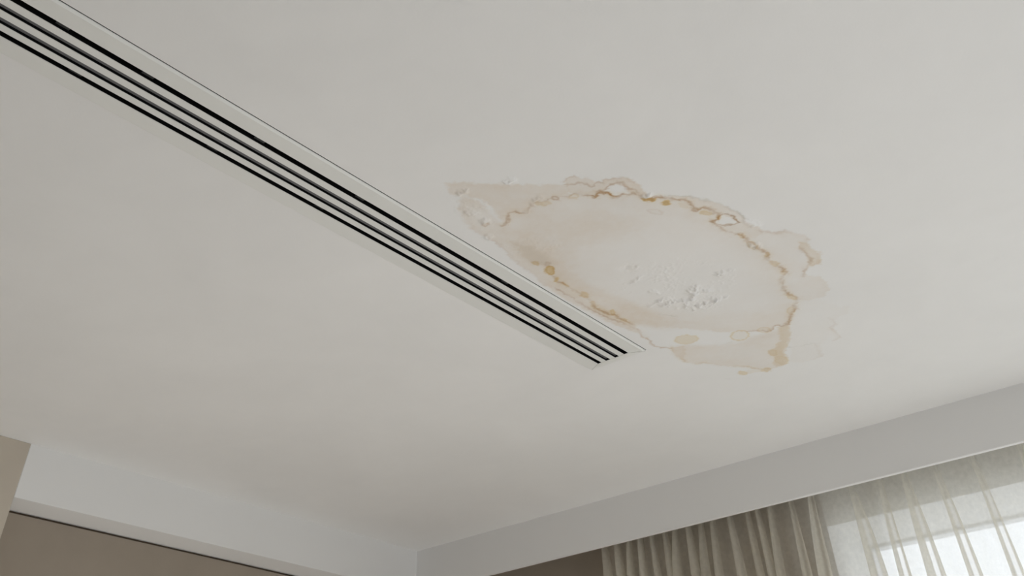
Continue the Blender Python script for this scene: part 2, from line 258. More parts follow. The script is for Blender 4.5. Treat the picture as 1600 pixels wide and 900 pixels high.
[[[-1263.4,1620.3],[-1241.7,1674.5],[-1244.4,1733.8],[-1253.5,1780.1],[-1273.2,1771.3],[-1291.4,1754.8],[-1287.0,1704.1],[-1281.7,1664.5]],"d",0.16,0.04,0.8,0],
[[[-1323.1,1801.0],[-1313.1,1858.5],[-1308.6,1922.1],[-1310.2,2002.4],[-1316.5,2092.4],[-1301.8,2172.2],[-1289.2,2240.6],[-1303.5,2309.1],[-1315.5,2262.6],[-1332.7,2183.2],[-1339.9,2092.7],[-1344.6,2002.2],[-1341.9,1896.5]],"t",0.5,0.014,0.5,0],
[[[-1208.9,1553.1],[-1099.6,1572.1],[-978.6,1680.7],[-950.3,1786.0],[-1056.3,1794.8],[-1151.0,1752.2],[-1241.0,1875.9],[-1237.5,2027.9],[-1283.9,1934.7],[-1264.9,1760.5]],"t",0.55,0.16,0.5,0],
[[[-1283.9,1934.7],[-1211.5,2156.9],[-1094.8,2330.2],[-936.5,2437.6],[-854.7,2379.2],[-899.6,2499.3],[-975.6,2513.9],[-1124.6,2381.7],[-1256.2,2225.6],[-1295.7,2079.2]],"t",0.42,0.1,0.4,0],
[[[-993.3,1488.6],[-973.9,1488.2],[-962.0,1505.9],[-948.8,1514.0],[-941.9,1530.8],[-930.6,1555.2],[-911.3,1554.5],[-887.4,1568.8],[-874.0,1587.7],[-867.5,1611.5],[-868.8,1639.2],[-877.1,1672.4],[-890.1,1672.0],[-903.8,1641.1],[-896.8,1610.6],[-903.3,1586.8],[-919.2,1579.7],[-940.6,1586.1],[-956.4,1586.7],[-972.2,1587.3],[-998.6,1556.4],[-1018.9,1530.9]],"t",0.55,0.01,0.4,0],
[[[-844.3,1709.2],[-818.8,1728.2],[-801.6,1754.9],[-787.6,1774.9],[-774.1,1802.3],[-762.8,1827.7],[-752.9,1855.9],[-747.8,1880.0],[-744.1,1907.0],[-744.4,1934.8],[-752.6,1964.0],[-734.1,1988.9],[-734.8,2029.9],[-770.4,2040.3],[-789.7,2022.8],[-796.5,1982.6],[-812.6,1942.9],[-809.8,1904.3],[-785.5,1877.8],[-789.2,1835.0],[-813.7,1813.1],[-813.4,1774.7],[-833.7,1737.5]],"t",0.4,0.01,0.4,0],
[[[-749.0,1946.8],[-740.4,1983.2],[-739.5,2017.3],[-727.7,2048.9],[-706.9,2059.3],[-694.8,2057.5],[-683.6,2076.0],[-677.8,2098.2],[-663.9,2119.3],[-663.3,2141.4],[-679.3,2179.3],[-690.6,2191.3],[-684.8,2219.1],[-671.7,2235.5],[-682.4,2267.0],[-702.8,2290.4],[-721.0,2288.1],[-733.4,2281.5],[-751.5,2303.3],[-754.1,2325.2],[-730.9,2351.2],[-729.9,2391.7],[-741.0,2442.2],[-769.0,2468.3],[-796.0,2469.8],[-819.8,2463.8],[-837.7,2436.8],[-845.9,2382.1],[-821.4,2308.1],[-794.1,2269.2],[-787.5,2208.6],[-796.0,2163.8],[-781.1,2127.2],[-789.0,2097.7],[-792.0,2038.0],[-789.4,1997.5]],"t",0.3,0.012,0.7,0],
[[[-688.7,2140.1],[-673.1,2154.2],[-682.4,2189.8],[-671.7,2235.5],[-683.9,2270.2],[-702.8,2290.4],[-726.2,2278.6],[-711.9,2240.2],[-704.6,2196.7],[-706.1,2168.4]],"t",0.48,0.01,0.6,0],
[[[-688.7,2140.1],[-673.1,2154.2],[-682.4,2189.8],[-671.7,2235.5],[-683.9,2270.2],[-702.8,2290.4],[-726.2,2278.6],[-711.9,2240.2],[-704.6,2196.7],[-706.1,2168.4]],"o",0.13,0.012,0.4,0],
[[[-841.3,2444.1],[-796.0,2469.8],[-779.7,2500.7],[-768.1,2565.5],[-740.0,2580.4],[-763.5,2625.0],[-797.3,2621.8],[-827.3,2651.3],[-841.4,2696.8],[-844.8,2747.7],[-867.5,2769.4],[-869.2,2725.0],[-919.3,2777.2],[-952.4,2849.0],[-989.5,2860.5],[-1027.9,2844.5],[-1056.4,2817.7],[-1000.9,2732.6],[-942.1,2603.4],[-890.8,2507.4]],"t",0.1,0.015,0.8,0],
[[[-1284.2,2455.2],[-1239.1,2478.5],[-1163.3,2549.4],[-1096.5,2574.4],[-1006.2,2573.5],[-932.3,2565.7],[-972.5,2665.4],[-1036.3,2744.4],[-1059.6,2814.7],[-1098.7,2832.2],[-1124.9,2828.0],[-1162.5,2785.8],[-1192.5,2730.2],[-1229.5,2688.6],[-1256.0,2650.2],[-1277.0,2623.8],[-1293.3,2601.9],[-1303.4,2565.8],[-1306.8,2523.4],[-1305.0,2492.8]],"t",0.44,0.05,0.4,[[-1284.2,2455.2],[-1307.5,2496.9],[-1308.7,2534.6],[-1305.3,2577.2],[-1292.7,2609.1],[-1266.7,2626.8],[-1248.2,2657.6],[-1229.5,2688.6],[-1192.5,2730.2],[-1162.5,2785.8],[-1143.3,2817.6],[-1124.9,2828.0],[-1098.7,2832.2],[-1059.6,2814.7],[-1034.7,2745.9],[-971.0,2666.8],[-917.2,2539.4],[-955.7,2392.6],[-1169.7,2305.7],[-1284.5,2436.2]]],
[[[-1279.4,2447.2],[-1248.5,2482.3],[-1272.8,2522.9],[-1303.9,2558.7],[-1306.8,2523.4],[-1305.0,2492.8]],"t",0.55,0.012,0.3,0],
[[[-964.0,2559.6],[-928.8,2563.1],[-952.1,2623.8],[-979.7,2671.0],[-1005.7,2696.5],[-1033.4,2734.1],[-1044.6,2788.9],[-1071.9,2830.1],[-1101.9,2829.2],[-1099.0,2791.1],[-1069.9,2752.0],[-1072.8,2716.7],[-1059.4,2690.6],[-1027.8,2682.1],[-1002.6,2649.7]],"t",0.35,0.016,0.6,0],
[[[-964.0,2559.6],[-928.8,2563.1],[-952.1,2623.8],[-979.7,2671.0],[-1005.7,2696.5],[-1033.4,2734.1],[-1044.6,2788.9],[-1071.9,2830.1],[-1101.9,2829.2],[-1099.0,2791.1],[-1069.9,2752.0],[-1072.8,2716.7],[-1059.4,2690.6],[-1027.8,2682.1],[-1002.6,2649.7]],"o",0.2,0.014,0.8,0],
[[[-1219.7,2780.3],[-1201.0,2777.1],[-1175.3,2787.5],[-1146.5,2800.8],[-1121.8,2817.3],[-1106.7,2824.7],[-1124.9,2841.9],[-1150.5,2831.6],[-1174.6,2808.9],[-1203.8,2809.3],[-1222.4,2798.8]],"o",0.14,0.01,0.4,0],
[[[-1100.0,1798.4],[-946.1,1873.0],[-863.8,2034.4],[-857.8,2225.7],[-931.8,2387.5],[-1065.9,2356.8],[-1179.9,2213.0],[-1202.4,2009.3]],"c",0.55,0.22,0.1,0],
[[[-946.9,1595.1],[-925.4,1588.7],[-907.8,1593.5],[-902.2,1613.1],[-906.7,1631.1],[-919.6,1630.6],[-930.6,1635.7],[-941.4,1626.1]],"c",0.9,0.006,0.1,0],
[[[-784.8,1886.4],[-772.8,1905.2],[-769.2,1932.6],[-780.0,1935.2],[-800.4,1921.0],[-809.8,1904.3]],"c",1.0,0.006,0.1,0]],
'blobs': [
[[[-874.1,1703.0],[-875.9,1704.1],[-878.8,1703.8],[-882.2,1702.1],[-886.0,1699.2],[-889.5,1695.5],[-892.3,1691.3],[-894.2,1687.3],[-894.9,1683.9],[-894.3,1681.5],[-892.5,1680.4],[-889.7,1680.7],[-886.2,1682.4],[-882.5,1685.3],[-879.0,1689.1],[-876.2,1693.2],[-874.3,1697.2],[-873.6,1700.6]],"b",0.3,0.2],
[[[-855.6,1742.6],[-857.1,1744.1],[-859.2,1744.8],[-861.6,1744.6],[-863.9,1743.5],[-866.0,1741.6],[-867.6,1739.2],[-868.5,1736.5],[-868.5,1733.9],[-867.7,1731.8],[-866.2,1730.2],[-864.1,1729.6],[-861.8,1729.8],[-859.4,1730.9],[-857.3,1732.8],[-855.7,1735.2],[-854.9,1737.9],[-854.8,1740.4]],"b",0.22,0.1],
[[[-1268.9,1814.9],[-1273.8,1820.1],[-1279.3,1823.6],[-1284.8,1825.0],[-1289.6,1824.0],[-1293.0,1820.9],[-1294.7,1816.0],[-1294.5,1809.8],[-1292.3,1803.2],[-1288.5,1797.0],[-1283.6,1791.9],[-1278.1,1788.5],[-1272.7,1787.1],[-1268.0,1788.1],[-1264.6,1791.2],[-1262.9,1796.1],[-1263.1,1802.1],[-1265.1,1808.7]],"b",0.07,0.14],
[[[-1260.2,1784.7],[-1262.9,1786.0],[-1265.5,1785.6],[-1267.7,1783.6],[-1269.3,1780.1],[-1270.1,1775.6],[-1270.0,1770.7],[-1269.0,1765.9],[-1267.2,1761.8],[-1264.9,1759.0],[-1262.3,1757.7],[-1259.7,1758.1],[-1257.5,1760.1],[-1255.9,1763.6],[-1255.1,1768.0],[-1255.1,1772.9],[-1256.1,1777.7],[-1257.9,1781.8]],"b",0.18,0.1],
[[[-1125.7,2834.2],[-1127.9,2836.9],[-1131.0,2838.1],[-1134.6,2837.8],[-1138.3,2835.9],[-1141.7,2832.8],[-1144.3,2828.7],[-1145.8,2824.2],[-1146.0,2819.8],[-1144.9,2816.1],[-1142.7,2813.5],[-1139.6,2812.3],[-1136.0,2812.6],[-1132.3,2814.4],[-1128.9,2817.6],[-1126.4,2821.6],[-1124.9,2826.1],[-1124.6,2830.5]],"b",0.06,0.08],
[[[-1267.5,1816.1],[-1273.3,1822.2],[-1279.7,1826.3],[-1286.0,1828.0],[-1291.4,1827.0],[-1295.3,1823.5],[-1297.2,1817.8],[-1296.8,1810.7],[-1294.3,1803.0],[-1289.9,1795.8],[-1284.1,1789.8],[-1277.7,1785.8],[-1271.5,1784.2],[-1266.2,1785.2],[-1262.3,1788.7],[-1260.4,1794.3],[-1260.7,1801.3],[-1263.2,1808.9]],"o",0.75,0.35],
[[[-1295.4,1867.5],[-1298.9,1869.7],[-1302.1,1870.6],[-1304.5,1870.3],[-1305.8,1868.7],[-1306.0,1865.9],[-1304.9,1862.4],[-1302.7,1858.6],[-1299.7,1854.9],[-1296.3,1851.8],[-1292.8,1849.6],[-1289.7,1848.7],[-1287.3,1849.0],[-1286.0,1850.6],[-1285.8,1853.3],[-1286.9,1856.8],[-1289.0,1860.6],[-1292.0,1864.3]],"o",0.7,0.2],
[[[-1285.8,1999.3],[-1289.6,2001.9],[-1293.4,2002.5],[-1296.9,2000.9],[-1299.6,1997.2],[-1301.2,1992.1],[-1301.5,1986.0],[-1300.4,1979.7],[-1298.1,1974.1],[-1295.0,1969.7],[-1291.2,1967.0],[-1287.4,1966.5],[-1284.0,1968.1],[-1281.3,1971.7],[-1279.7,1976.8],[-1279.4,1982.9],[-1280.4,1989.1],[-1282.6,1994.8]],"o",0.5,0.15],
[[[-1295.5,2047.9],[-1298.8,2055.0],[-1302.8,2061.5],[-1307.1,2066.6],[-1311.0,2069.7],[-1314.3,2070.3],[-1316.4,2068.3],[-1317.0,2064.1],[-1316.2,2058.2],[-1314.0,2051.2],[-1310.7,2044.0],[-1306.7,2037.6],[-1302.5,2032.6],[-1298.6,2029.6],[-1295.4,2029.0],[-1293.3,2030.9],[-1292.6,2035.1],[-1293.4,2040.9]],"o",0.4,0.1],
[[[-1284.7,2130.7],[-1287.5,2136.3],[-1291.0,2141.3],[-1294.6,2145.0],[-1298.0,2147.1],[-1300.7,2147.2],[-1302.4,2145.4],[-1302.8,2141.9],[-1302.0,2137.0],[-1300.1,2131.5],[-1297.2,2125.9],[-1293.7,2121.0],[-1290.1,2117.3],[-1286.8,2115.3],[-1284.1,2115.1],[-1282.5,2116.9],[-1282.0,2120.4],[-1282.8,2125.2]],"o",0.5,0.3],
[[[-1286.5,2204.4],[-1289.3,2206.7],[-1292.4,2207.3],[-1295.6,2206.0],[-1298.3,2203.2],[-1300.2,2199.0],[-1301.2,2194.0],[-1301.1,2188.9],[-1299.9,2184.2],[-1297.8,2180.5],[-1295.0,2178.2],[-1291.9,2177.6],[-1288.8,2178.9],[-1286.1,2181.7],[-1284.1,2185.8],[-1283.1,2190.8],[-1283.2,2195.9],[-1284.4,2200.6]],"o",0.45,0.2],
[[[-1293.5,1912.5],[-1295.4,1913.2],[-1297.3,1912.2],[-1299.1,1909.6],[-1300.5,1905.6],[-1301.3,1900.8],[-1301.4,1895.8],[-1300.9,1891.2],[-1299.8,1887.5],[-1298.2,1885.2],[-1296.3,1884.5],[-1294.4,1885.5],[-1292.6,1888.1],[-1291.3,1892.1],[-1290.5,1896.8],[-1290.3,1901.8],[-1290.8,1906.4],[-1291.9,1910.2]],"o",0.55,0.1],
[[[-1277.4,1759.2],[-1280.1,1761.0],[-1283.1,1761.5],[-1286.0,1760.4],[-1288.5,1757.9],[-1290.3,1754.4],[-1291.1,1750.2],[-1290.9,1745.9],[-1289.7,1742.0],[-1287.7,1738.9],[-1285.0,1737.1],[-1282.0,1736.7],[-1279.1,1737.8],[-1276.6,1740.2],[-1274.9,1743.7],[-1274.0,1747.9],[-1274.2,1752.2],[-1275.4,1756.1]],"o",0.45,0.3],
[[[-871.9,1705.4],[-874.4,1707.2],[-878.1,1707.2],[-882.5,1705.3],[-887.1,1701.9],[-891.4,1697.4],[-894.9,1692.2],[-897.0,1687.0],[-897.6,1682.5],[-896.6,1679.1],[-894.1,1677.4],[-890.4,1677.4],[-886.0,1679.2],[-881.4,1682.6],[-877.1,1687.2],[-873.7,1692.3],[-871.5,1697.5],[-870.9,1702.0]],"o",0.95,0.6],
[[[-852.4,1743.5],[-855.0,1746.5],[-858.3,1748.1],[-862.0,1748.3],[-865.5,1747.0],[-868.4,1744.3],[-870.5,1740.7],[-871.3,1736.5],[-871.0,1732.2],[-869.4,1728.4],[-866.8,1725.5],[-863.5,1723.9],[-859.9,1723.7],[-856.4,1725.0],[-853.4,1727.6],[-851.4,1731.3],[-850.5,1735.4],[-850.9,1739.7]],"o",0.85,0.3],
[[[-853.3,1708.7],[-854.7,1709.1],[-857.3,1708.2],[-861.0,1706.0],[-865.1,1702.9],[-869.3,1699.1],[-873.0,1695.3],[-875.7,1691.7],[-877.2,1688.9],[-877.2,1687.2],[-875.8,1686.8],[-873.2,1687.7],[-869.5,1689.9],[-865.4,1693.0],[-861.2,1696.7],[-857.6,1700.6],[-854.8,1704.1],[-853.3,1706.9]],"b",0.6,0],
[[[-1190.2,2456.9],[-1197.5,2465.8],[-1207.6,2471.3],[-1219.3,2472.7],[-1231.2,2469.9],[-1241.8,2463.1],[-1249.8,2453.2],[-1254.2,2441.4],[-1254.5,2429.2],[-1250.7,2418.0],[-1243.3,2409.3],[-1233.2,2404.0],[-1221.6,2402.7],[-1209.9,2405.6],[-1199.5,2412.3],[-1191.6,2422.0],[-1187.1,2433.6],[-1186.6,2445.7]],"o",0.33,0.22],
[[[-1055.7,2544.1],[-1062.2,2554.0],[-1071.1,2561.1],[-1081.2,2564.7],[-1091.3,2564.1],[-1100.2,2559.5],[-1106.7,2551.5],[-1110.2,2540.9],[-1110.0,2529.2],[-1106.4,2517.8],[-1099.8,2508.0],[-1090.9,2501.0],[-1080.9,2497.7],[-1070.9,2498.3],[-1062.2,2502.9],[-1055.7,2510.8],[-1052.3,2521.1],[-1052.2,2532.7]],"o",0.12,0.42],
[[[-1052.0,2723.2],[-1055.9,2729.5],[-1060.4,2734.1],[-1064.9,2736.4],[-1068.9,2736.1],[-1071.9,2733.3],[-1073.5,2728.3],[-1073.5,2721.8],[-1072.0,2714.4],[-1069.1,2707.2],[-1065.1,2701.0],[-1060.6,2696.5],[-1056.2,2694.3],[-1052.2,2694.6],[-1049.3,2697.4],[-1047.7,2702.3],[-1047.6,2708.7],[-1049.1,2716.0]],"o",0.32,0.25],
[[[-1057.8,2818.1],[-1064.7,2825.7],[-1071.8,2828.8],[-1078.5,2826.8],[-1083.7,2820.0],[-1086.9,2809.4],[-1087.7,2796.2],[-1086.0,2782.0],[-1082.0,2768.6],[-1076.2,2757.6],[-1069.4,2750.2],[-1062.3,2747.4],[-1055.8,2749.3],[-1050.7,2755.9],[-1047.5,2766.3],[-1046.6,2779.3],[-1048.2,2793.4],[-1052.1,2806.9]],"o",0.34,0.2],
[[[-996.8,2692.2],[-1001.3,2698.8],[-1006.9,2703.0],[-1013.0,2704.4],[-1018.8,2702.7],[-1023.6,2698.2],[-1026.9,2691.4],[-1028.1,2683.2],[-1027.3,2674.5],[-1024.5,2666.5],[-1020.0,2660.0],[-1014.4,2655.9],[-1008.4,2654.6],[-1002.6,2656.2],[-997.9,2660.7],[-994.6,2667.4],[-993.3,2675.5],[-994.1,2684.1]],"o",0.25,0.1],
[[[-1198.9,2802.5],[-1202.2,2806.4],[-1206.5,2808.3],[-1211.2,2807.8],[-1215.7,2805.2],[-1219.6,2800.6],[-1222.3,2794.7],[-1223.5,2788.2],[-1223.1,2781.8],[-1221.1,2776.3],[-1217.8,2772.5],[-1213.6,2770.7],[-1208.9,2771.1],[-1204.4,2773.8],[-1200.6,2778.3],[-1197.9,2784.1],[-1196.6,2790.7],[-1197.0,2797.0]],"o",0.45,0.15],
[[[-1122.9,2833.4],[-1126.3,2837.5],[-1131.4,2839.5],[-1137.5,2839.3],[-1144.0,2836.8],[-1150.0,2832.4],[-1154.8,2826.5],[-1157.8,2820.0],[-1158.7,2813.5],[-1157.3,2807.9],[-1153.9,2803.8],[-1148.8,2801.8],[-1142.7,2802.1],[-1136.3,2804.5],[-1130.3,2808.9],[-1125.6,2814.8],[-1122.5,2821.3],[-1121.6,2827.8]],"o",0.42,0.15],
[[[-992.0,2563.0],[-995.6,2567.7],[-1000.4,2570.4],[-1005.9,2570.7],[-1011.2,2568.5],[-1015.9,2564.1],[-1019.3,2558.1],[-1021.1,2551.2],[-1020.9,2544.2],[-1018.9,2538.0],[-1015.2,2533.3],[-1010.4,2530.7],[-1005.0,2530.5],[-999.7,2532.7],[-995.0,2537.0],[-991.6,2542.9],[-989.9,2549.8],[-990.0,2556.7]],"o",0.12,0.25],
[[[-1050.5,1541.6],[-1052.7,1543.4],[-1055.2,1544.2],[-1057.7,1543.9],[-1060.0,1542.6],[-1061.8,1540.3],[-1062.8,1537.5],[-1062.9,1534.3],[-1062.2,1531.3],[-1060.6,1528.8],[-1058.5,1527.0],[-1056.0,1526.2],[-1053.4,1526.5],[-1051.2,1527.8],[-1049.4,1530.0],[-1048.4,1532.9],[-1048.2,1536.0],[-1049.0,1539.0]],"b",0.15,0.35],
[[[-1007.8,1563.7],[-1010.0,1565.7],[-1013.3,1566.7],[-1017.2,1566.5],[-1021.2,1565.2],[-1025.0,1562.8],[-1027.9,1559.8],[-1029.8,1556.5],[-1030.3,1553.2],[-1029.3,1550.4],[-1027.1,1548.4],[-1023.9,1547.4],[-1020.0,1547.6],[-1015.9,1549.0],[-1012.2,1551.3],[-1009.3,1554.3],[-1007.4,1557.6],[-1006.9,1560.9]],"o",0.1,0.3],
[[[-967.9,1590.2],[-968.9,1592.5],[-970.7,1594.6],[-973.1,1596.5],[-975.8,1597.7],[-978.4,1598.3],[-980.7,1598.1],[-982.3,1597.2],[-983.1,1595.6],[-983.0,1593.6],[-982.0,1591.3],[-980.2,1589.2],[-977.8,1587.3],[-975.1,1586.1],[-972.5,1585.5],[-970.2,1585.7],[-968.6,1586.6],[-967.8,1588.2]],"b",0.6,0.2],
[[[-795.9,1856.5],[-798.3,1859.1],[-801.9,1860.1],[-806.0,1859.5],[-810.3,1857.3],[-814.1,1853.8],[-817.1,1849.5],[-818.9,1844.8],[-819.2,1840.3],[-818.1,1836.6],[-815.6,1834.1],[-812.1,1833.1],[-808.0,1833.7],[-803.7,1835.9],[-799.9,1839.3],[-796.9,1843.7],[-795.1,1848.3],[-794.8,1852.8]],"o",0.4,0.25],
[[[-788.1,1887.4],[-790.4,1890.8],[-793.0,1893.4],[-795.5,1894.7],[-797.6,1894.7],[-799.2,1893.3],[-799.9,1890.8],[-799.7,1887.3],[-798.6,1883.5],[-796.8,1879.6],[-794.5,1876.2],[-792.0,1873.7],[-789.5,1872.4],[-787.3,1872.4],[-785.8,1873.7],[-785.1,1876.3],[-785.3,1879.7],[-786.3,1883.5]],"o",0.4,0.2],
[[[-815.2,1821.4],[-817.6,1823.4],[-820.1,1824.0],[-822.5,1823.3],[-824.5,1821.2],[-825.7,1818.1],[-826.1,1814.2],[-825.7,1810.2],[-824.4,1806.4],[-822.5,1803.3],[-820.1,1801.3],[-817.6,1800.7],[-815.2,1801.4],[-813.3,1803.5],[-812.0,1806.6],[-811.6,1810.4],[-812.0,1814.5],[-813.3,1818.3]],"b",0.3,0.2],
[[[-784.2,2015.8],[-786.4,2017.8],[-789.0,2018.4],[-791.7,2017.4],[-794.2,2015.0],[-796.1,2011.4],[-797.4,2007.1],[-797.7,2002.7],[-797.1,1998.6],[-795.6,1995.3],[-793.4,1993.3],[-790.9,1992.8],[-788.2,1993.8],[-785.7,1996.2],[-783.7,1999.7],[-782.5,2004.0],[-782.2,2008.4],[-782.8,2012.5]],"o",0.35,0.2],
[[[-789.1,2090.2],[-792.7,2092.4],[-796.4,2091.6],[-799.6,2088.0],[-801.9,2081.9],[-803.1,2074.2],[-803.0,2065.7],[-801.7,2057.6],[-799.3,2050.7],[-796.1,2045.9],[-792.5,2043.8],[-788.9,2044.6],[-785.7,2048.2],[-783.4,2054.1],[-782.2,2061.7],[-782.2,2070.1],[-783.5,2078.3],[-785.9,2085.3]],"o",0.1,0.3],
[[[-781.9,2140.0],[-784.3,2144.1],[-786.9,2147.2],[-789.4,2149.0],[-791.5,2149.3],[-792.8,2148.0],[-793.4,2145.4],[-793.0,2141.6],[-791.8,2137.3],[-789.8,2132.9],[-787.4,2128.9],[-784.8,2125.8],[-782.4,2124.0],[-780.3,2123.7],[-779.0,2125.0],[-778.4,2127.6],[-778.8,2131.3],[-780.0,2135.6]],"o",0.4,0.2],
[[[-785.9,2211.8],[-788.3,2213.6],[-791.2,2213.1],[-794.2,2210.4],[-797.0,2205.8],[-799.2,2199.9],[-800.6,2193.5],[-801.0,2187.2],[-800.4,2181.8],[-798.7,2178.1],[-796.4,2176.4],[-793.5,2176.9],[-790.5,2179.5],[-787.7,2184.1],[-785.5,2189.9],[-784.1,2196.3],[-783.7,2202.6],[-784.3,2208.0]],"o",0.3,0.2],
[[[-791.4,2265.4],[-795.5,2271.2],[-799.5,2275.5],[-803.0,2277.8],[-805.5,2277.8],[-806.7,2275.5],[-806.5,2271.2],[-804.9,2265.4],[-802.1,2258.9],[-798.4,2252.3],[-794.4,2246.6],[-790.4,2242.4],[-786.9,2240.1],[-784.5,2240.1],[-783.3,2242.4],[-783.4,2246.6],[-785.0,2252.4],[-787.8,2258.9]],"o",0.3,0.1],
[[[-838.9,2427.8],[-841.5,2429.3],[-844.5,2427.7],[-847.4,2423.4],[-850.0,2416.7],[-851.9,2408.5],[-852.9,2399.8],[-852.9,2391.7],[-851.9,2385.1],[-850.0,2380.9],[-847.4,2379.4],[-844.5,2381.0],[-841.6,2385.3],[-839.0,2391.9],[-837.1,2400.0],[-836.1,2408.6],[-836.0,2416.8],[-837.0,2423.4]],"o",0.4,0.2],
[[[-875.7,2493.6],[-879.4,2499.7],[-883.7,2504.0],[-888.1,2506.2],[-892.1,2505.8],[-895.1,2503.0],[-896.9,2498.1],[-897.1,2491.7],[-895.8,2484.6],[-893.1,2477.6],[-889.4,2471.6],[-885.1,2467.4],[-880.7,2465.3],[-876.8,2465.7],[-873.8,2468.4],[-872.1,2473.3],[-871.8,2479.6],[-873.1,2486.7]],"o",0.2,0.25],
[[[-1090.7,1528.3],[-1092.3,1530.3],[-1094.8,1531.8],[-1097.7,1532.7],[-1100.8,1532.9],[-1103.6,1532.2],[-1106.0,1530.9],[-1107.4,1529.1],[-1107.9,1526.9],[-1107.2,1524.7],[-1105.6,1522.7],[-1103.2,1521.2],[-1100.3,1520.3],[-1097.2,1520.1],[-1094.3,1520.8],[-1092.0,1522.1],[-1090.6,1523.9],[-1090.1,1526.1]],"o",0.3,0.2],
[[[-1079.9,1543.6],[-1082.2,1545.4],[-1085.2,1546.2],[-1088.6,1545.7],[-1091.9,1544.1],[-1094.8,1541.5],[-1096.9,1538.2],[-1098.0,1534.7],[-1097.9,1531.4],[-1096.6,1528.6],[-1094.3,1526.8],[-1091.3,1526.0],[-1087.9,1526.5],[-1084.6,1528.2],[-1081.7,1530.7],[-1079.6,1534.0],[-1078.5,1537.5],[-1078.6,1540.8]],"o",0.25,0.2],
[[[-888.2,1770.5],[-890.7,1772.0],[-894.5,1771.3],[-899.0,1768.6],[-903.8,1764.2],[-908.2,1758.6],[-911.7,1752.5],[-914.0,1746.6],[-914.6,1741.6],[-913.6,1738.2],[-911.1,1736.8],[-907.4,1737.4],[-902.9,1740.1],[-898.1,1744.5],[-893.7,1750.1],[-890.2,1756.2],[-887.9,1762.1],[-887.3,1767.0]],"b",0.03,0.1],
[[[-1255.2,1511.4],[-1257.6,1513.5],[-1260.4,1514.6],[-1263.3,1514.7],[-1266.0,1513.7],[-1268.1,1511.8],[-1269.4,1509.2],[-1269.7,1506.2],[-1269.0,1503.2],[-1267.4,1500.5],[-1265.0,1498.5],[-1262.2,1497.4],[-1259.3,1497.3],[-1256.6,1498.3],[-1254.5,1500.2],[-1253.2,1502.8],[-1252.9,1505.8],[-1253.6,1508.8]],"b",0.2,0.2],
[[[-830.2,1794.7],[-832.4,1795.7],[-834.9,1794.7],[-837.3,1791.7],[-839.3,1787.2],[-840.8,1781.7],[-841.5,1775.8],[-841.4,1770.3],[-840.4,1765.9],[-838.8,1763.0],[-836.6,1762.0],[-834.2,1763.1],[-831.8,1766.0],[-829.8,1770.5],[-828.3,1776.0],[-827.6,1781.9],[-827.7,1787.3],[-828.6,1791.8]],"o",0.15,0.1]],
'rough': [
[[[-1185.3,1475.8],[-1208.1,1497.9],[-1233.9,1512.9],[-1259.3,1518.8],[-1281.1,1514.6],[-1296.3,1500.8],[-1303.1,1479.3],[-1300.6,1452.8],[-1289.3,1424.9],[-1270.9,1399.1],[-1247.7,1378.3],[-1222.7,1364.9],[-1198.7,1360.3],[-1178.3,1364.7],[-1163.9,1377.6],[-1156.9,1397.6],[-1158.3,1422.5],[-1168.1,1449.7]],1.7],
[[[-1177.0,1724.4],[-1190.7,1735.8],[-1209.0,1740.4],[-1229.8,1737.5],[-1250.4,1727.3],[-1268.2,1711.1],[-1281.0,1691.0],[-1287.2,1669.5],[-1286.1,1649.3],[-1278.0,1632.9],[-1264.0,1622.0],[-1245.7,1618.1],[-1225.4,1621.3],[-1205.5,1631.3],[-1188.2,1646.9],[-1175.6,1666.3],[-1169.0,1687.4],[-1169.5,1707.5]],1.3],
[[[-923.3,2214.9],[-958.0,2255.4],[-1006.4,2276.5],[-1062.5,2274.6],[-1119.1,2249.3],[-1168.3,2203.9],[-1203.6,2144.7],[-1220.3,2079.8],[-1217.1,2017.8],[-1195.1,1966.4],[-1157.7,1931.1],[-1109.9,1915.3],[-1057.3,1920.1],[-1005.6,1944.5],[-960.3,1985.6],[-926.2,2039.2],[-907.2,2099.8],[-905.9,2160.7]],1.0],
[[[-1000.7,2287.0],[-1015.7,2302.2],[-1037.6,2307.8],[-1063.7,2303.0],[-1090.9,2288.3],[-1115.7,2265.5],[-1134.9,2237.5],[-1146.1,2207.8],[-1148.2,2180.2],[-1140.9,2158.0],[-1125.4,2143.8],[-1103.6,2139.0],[-1078.0,2144.2],[-1051.8,2158.6],[-1027.8,2180.6],[-1008.9,2207.6],[-997.3,2236.6],[-994.4,2264.1]],1.9]],
'dents': [
[[[-1117.4,1941.1],[-1106.2,1946.7]],0.0145,-0.00462],
[[[-1102.9,1954.4],[-1092.4,1954.6]],0.0087,0.00336],
[[[-1156.4,2196.8],[-1131.8,2192.8],[-1117.1,2190.4]],0.0087,0.00735],
[[[-1145.8,2158.8],[-1127.7,2165.0],[-1117.3,2169.3]],0.0072,0.00462],
[[[-1103.1,2203.3],[-1085.0,2209.4],[-1071.8,2216.4]],0.0087,0.00735],
[[[-1050.7,2173.6],[-1044.9,2189.2],[-1027.2,2195.2],[-1008.1,2202.5]],0.0116,0.0063],
[[[-1032.7,2164.8],[-1045.5,2193.8],[-1066.4,2210.9]],0.0087,0.00504],
[[[-1073.7,2267.6],[-1054.9,2268.9],[-1034.8,2271.5],[-1019.9,2264.1]],0.0087,0.00735],
[[[-1112.5,2248.0],[-1100.7,2232.0]],0.0072,0.0042],
[[[-1013.7,2264.5],[-999.6,2277.4],[-988.8,2276.9]],0.0072,0.0042],
[[[-946.1,2145.1],[-929.9,2145.4]],0.0072,0.00462],
[[[-934.9,2136.1],[-920.1,2135.2],[-904.9,2144.3]],0.0072,0.00378],
[[[-1145.8,2016.3],[-1123.0,2007.8],[-1111.7,2003.6]],0.0072,0.00336],
[[[-1133.5,2097.7],[-1127.3,2108.5]],0.0087,0.00378],
